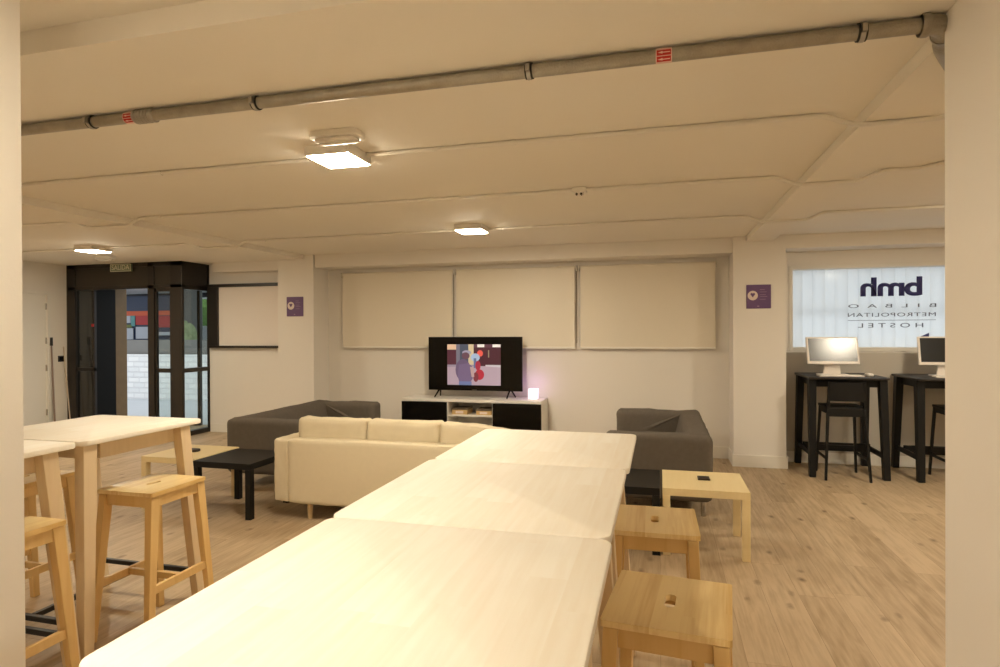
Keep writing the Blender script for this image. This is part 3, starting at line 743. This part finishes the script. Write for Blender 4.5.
# the picture on the screen, drawn from flat lit shapes
PXa, PXb, PZa, PZb = -2.605, -1.905, .825, 1.338
pics = []
def add_pic(bm, idx, pts, layer, mats, col, s=1.0):
    mats.append(emit('screen_colour', col, s))
    vs = [bm.verts.new((PXa+(PXb-PXa)*u-TXC, .0035-.0002*layer, PZa+(PZb-PZa)*v_-.665)) for u, v_ in pts]
    f = bm.faces.new(vs); f.material_index = len(mats)-1
bm = bmesh.new(); mats = []
def R(a, b_, c, d_): return [(a,b_),(c,b_),(c,d_),(a,d_)]
def ell(cx, cy, rx, ry, n=18): return [(cx+rx*math.cos(2*PI*i/n), cy+ry*math.sin(2*PI*i/n)) for i in range(n)]
PL = [(R(0,0,1,1),(.36,.30,.42)), (R(0,.5,.17,.87),(.10,.025,.05)), (R(0,.87,.17,1),(.85,.62,.45)), (R(.17,.45,.24,1),(.20,.20,.28)), (R(.24,.55,.40,1),(.08,.10,.16)), (R(.40,.5,.50,1),(.72,.62,.42)),
      (R(.50,.47,1,.93),(.075,.018,.035)), (R(.50,.92,1,1),(.12,.05,.08)), (R(.57,.93,.70,1),(1,1,1)), (R(.85,.93,1,1),(1,.98,1)), (R(.72,.44,1,.5),(.62,.62,.70)), (R(.77,.68,.79,.86),(.35,.32,.22)),
      ([(0,0),(1,0),(1,.44),(.62,.47),(0,.44)],(.50,.40,.52)), (ell(.62,.78,.055,.08),(.85,.12,.10)),
      (ell(.53,.68,.085,.10),(.42,.58,.85)), (R(.50,.42,.55,.66),(.14,.2,.42)), (ell(.58,.48,.05,.12),(.42,.03,.07)), (ell(.61,.26,.085,.13),(.50,.03,.06)), (ell(.54,.2,.05,.12),(.22,.04,.06)),
      (ell(.30,.37,.145,.27),(.155,.11,.22)), ([(.22,.5),(.40,.54),(.50,.42),(.48,.16),(.40,0),(.24,0),(.20,.2)],(.19,.14,.28)), (ell(.37,.80,.085,.055),(.40,.40,.58)), (ell(.35,.72,.075,.085),(.16,.08,.12)),
      (R(.22,0,.46,.09),(.16,.22,.48)), ([(.43,.45),(.50,.44),(.51,.2),(.46,.2)],(.55,.40,.42))]
for i, (pts, col) in enumerate(PL): add_pic(bm, i, pts, i*.25, mats, tuple(c*.72 for c in col), .5)
bm_obj('screen_picture', bm, mats, tv)
boxes('logo_strip', M['clamp'], [(-.03, .003, TZ0-.665+.006, .03, .005, TZ0-.665+.011)], tv)
# glowing cube
t = thing('cube_lamp', 'small glowing pinkish white cube lamp on the cabinet right of the television', 'lamp', (-1.485, 7.22, .665))
boxes('lamp_body', M['lampcube'], [(-.055, -.055, .012, .055, .055, .135)], t, .008)
boxes('lamp_base', M['plastic'], [(-.05, -.05, 0, .05, .05, .012)], t, .002)
pl = bpy.data.lights.new('cube_glow', 'POINT'); pl.energy = .55; pl.color = (.62,.30,1.0); pl.shadow_soft_size = .05
o = bpy.data.objects.new('cube_glow', pl); C.objects.link(o); o.parent = t; o.location = (-.03, .08, .20)

# ------------------------------------------------------------------ purple notices
for x0, x1, z0, z1, y_, lb in ((.925,1.175,1.735,1.997,7.10,'purple square notice on the right wall column'), (-4.832,-4.582,1.712,1.975,7.12,'purple square notice on the left wall column')):
    cx = (x0+x1)/2; cz = (z0+z1)/2
    t = thing('wall_notice', lb, 'sign', (cx, y_, cz), 0, 'purple column notices')
    boxes('plate', M['purple'], [(-.125, -.008, -.13, .125, 0, .13)], t, .002)
    bm = bmesh.new(); vs = [bm.verts.new((-.06+.052*math.cos(2*PI*i/28), -.0085, .012+.052*math.sin(2*PI*i/28))) for i in range(28)]; bm.faces.new(vs)
    for ra, rb, w_ in ((.0235,.0165,0),):
        pass
    bm_obj('round_badge', bm, M['signink'], t)
    bm = bmesh.new()
    hp = [(-.022,.012),(-.013,.024),(0,.018),(.013,.024),(.022,.012),(0,-.02)]
    vs = [bm.verts.new((-.06+a*1.15, -.0095, .014+c*1.15)) for a, c in hp]; bm.faces.new(vs); bm_obj('heart_icon', bm, M['purple'], t)
    bm = bmesh.new()
    for i, (a, l_) in enumerate(((.075,.05),(.05,.07),(.02,.06),(.0,.075),(-.03,.06))): box(bm, .012, -.0095, a-.003, .012+l_, -.008, a+.003)
    box(bm, -.015, -.0095, -.112, .005, -.008, -.098)
    bm_obj('notice_lines', bm, M['signline'], t)

# ------------------------------------------------------------------ computer desks, chairs, monitors
dk = make_table(M['black_top'], M['black'], 'wood', M['black'], 'computer_desk', 'even', 1.3)
dk.location = (1.845, 7.118, 0); tag(dk, 'tall black desk with splayed legs under the lettered window', 'desk', None)
dk2 = copy_tree(dk); dk2.location = (2.815, 7.118, 0); tag(dk2, 'tall black desk at the right, partly cut by the near column', 'desk')
def make_chair():
    t = empty('desk_chair', (0,0,0)); A, B = .18, .19
    # back faces the camera (-y)
    bm = bmesh.new(); slab(bm, round_rect(-A, -B+.03, A, B, .02, 4), .705, .73, bevel=.004); bm_obj('seat', bm, M['black'], t, True)
    boxes('seat_apron', M['black'], [(-A+.01, -B+.02, .632, A-.01, -B+.045, .715), (-A+.01, B-.04, .655, A-.01, B-.015, .705), (-A+.01, -B+.03, .655, -A+.03, B-.02, .705), (A-.03, -B+.03, .655, A-.01, B-.02, .705)], t, .002)
    for s_ in (-1, 1):
        bm = bmesh.new(); leg(bm, (s_*(A-.015), -B+.03), (s_*(A+.02), -B-.03), .026, .032, .022, .028, .70); leg(bm, (s_*(A-.022), -B+.0), (s_*(A-.015), -B+.03), .022, .024, .026, .032, .98, .70)
        bm_obj('rear_leg', bm, M['black'], t)
        bm = bmesh.new(); leg(bm, (s_*(A-.02), B-.03), (s_*(A+.01), B+.02), .026, .03, .022, .026, .705); bm_obj('front_leg', bm, M['black'], t)
        boxes('side_stretcher', M['black'], [(s_*(A+.005)-.008, -B-.0, .20, s_*(A+.005)+.008, B, .225)], t, .002)
    bm = bmesh.new(); n_ = 10; rows = []
    for i in range(n_+1):
        u = -1+2*i/n_; y_ = -B-.0+.02*(1-u*u)*-1
        rows.append([bm.verts.new((u*(A-.012), y_+dy, z)) for dy, z in ((0,.79),(0,.975),(.014,.975),(.014,.79))])
    for i in range(n_):
        for k_ in range(4): bm.faces.new((rows[i][k_], rows[i+1][k_], rows[i+1][(k_+1)%4], rows[i][(k_+1)%4]))
    bm.faces.new(rows[0]); bm.faces.new(rows[-1][::-1]); bm_obj('backrest', bm, M['black'], t, True)
    boxes('rear_stretcher', M['black'], [(-A, B-.0, .26, A, B+.015, .285)], t, .002)
    return t
ch = make_chair(); ch.location = (1.80, 6.86, 0); ch.rotation_euler.z = 0; tag(ch, 'tall black chair with curved backrest tucked under the full black desk', 'chair')
c2 = copy_tree(ch); c2.location = (2.885, 6.95, 0); tag(c2, 'tall black chair at the right desk, mostly hidden by the near column', 'chair')
def monitor(x, y, rz, scr, label, tilt=.2):
    t = thing('monitor', label, 'monitor', (x, y, 1.02), rz)
    c_ = boxes('casing', M['imac'], [(-.255, 0, -.15, .255, .03, .15)], t, .008)
    p_ = boxes('screen', scr, [(-.235, -.002, -.117, .235, .002, .133)], t)
    for q_ in (c_, p_): q_.location = (0, 0, .26); q_.rotation_euler.x = -tilt
    bm = bmesh.new(); leg(bm, (0, .03), (0, .03), .13, .022, .17, .03, .16, .01); bm_obj('stand', bm, M['imac'], t)
    bm = bmesh.new(); slab(bm, round_rect(-.14, -.06, .14, .10, .02), 0, .012, bevel=.004); bm_obj('base', bm, M['imac'], t, True)
    k_ = thing('keyboard', 'white keyboard in front of the '+('left' if x < 2.3 else 'right')+' white monitor', 'keyboard', (x+.02, y-.2, 1.02), rz)
    boxes('keyboard_body', M['imac'], [(-.21, -.065, 0, .21, .065, .012)], k_, .004)
    boxes('keys', M['white'], [(-.2+.0285*i, -.055+.028*j, .012, -.2+.0285*i+.025, -.055+.028*j+.024, .015) for i in range(14) for j in range(4)], k_)
    m_ = thing('mouse', 'white mouse beside the keyboard on the '+('left' if x < 2.3 else 'right')+' black desk', 'mouse', (x+.29, y-.18, 1.02), rz)
    bm = bmesh.new(); soft(bm, -.03, -.055, 0, .03, .055, .032, r=.0155, n=8, crown=.004); bm_obj('mouse_body', bm, M['imac'], m_, True)
monitor(1.785, 7.12, 0.05, M['screen'], 'white monitor with a glossy glaring screen on the left desk', .27)
monitor(2.84, 7.12, -.04, M['screen2'], 'white monitor with a dark screen on the right desk')

# ------------------------------------------------------------------ left wall things
bm = bmesh.new(); tube(bm, [(0,0,0),(0,.04,1.38)], .011, 10); 
t = thing('broom', 'broom handle with a dark grip leaning by the white door', 'broom', (-8.62, 6.93, 0))
bm.free(); bm = bmesh.new(); tube(bm, [(.05,-.03,.10),(-.05,.0,1.34)], .012, 10); bm_obj('handle', bm, M['rod'], t, True)
bm = bmesh.new(); tube(bm, [(-.05,0,1.32),(-.056,.002,1.44)], .022, 12); bm_obj('grip', bm, M['rubber'], t, True)
bm = bmesh.new(); soft(bm, -.0, -.17, 0, .10, .11, .12, r=.02, n=6); bm_obj('head', bm, M['rubber'], t, True)
t = thing('mop', 'thin pale mop pole leaning next to the broom by the white door', 'mop', (-8.60, 7.12, 0))
bm = bmesh.new(); tube(bm, [(.06,0,.06),(-.07,0,1.30)], .008, 10); bm_obj('handle', bm, M['rod2'], t, True)
bm = bmesh.new(); soft(bm, .0, -.05, 0, .12, .05, .07, r=.02, n=6); bm_obj('head', bm, M['rod2'], t, True)
t = thing('wall_socket', 'black square socket on the wall left of the entrance doors', 'socket', (XL, 7.09, 1.12))
boxes('plate', M['rubber'], [(0, -.045, -.045, .012, .045, .045)], t, .003)
boxes('rocker', M['gloss'], [(.012, -.028, -.028, .016, .028, .028)], t, .002)

# ------------------------------------------------------------------ light, camera
wd = bpy.data.worlds.new('sky'); sc.world = wd; wd.use_nodes = True
bg = wd.node_tree.nodes['Background']; bg.inputs[0].default_value = (.94,.98,1.0,1); bg.inputs[1].default_value = 1.3

cam = bpy.data.cameras.new('camera'); co = bpy.data.objects.new('camera', cam); C.objects.link(co); sc.camera = co
cam.sensor_width = 36; cam.sensor_fit = 'HORIZONTAL'; cam.lens = 604.278/1000*36; cam.clip_start = .05; cam.clip_end = 200
yaw, pitch, roll = .25761, .00462, -.0050
Mx = Matrix.Rotation(yaw, 4, 'Z') @ Matrix.Rotation(PI/2-pitch, 4, 'X') @ Matrix.Rotation(-roll*-1, 4, 'Z')
co.matrix_world = Matrix.Translation((0,0,1.5078)) @ Mx
vs_ = sc.view_settings; vs_.view_transform = 'Standard'; vs_.look = 'None'; vs_.gamma = 1; vs_.use_curve_mapping = False; vs_.exposure = 0
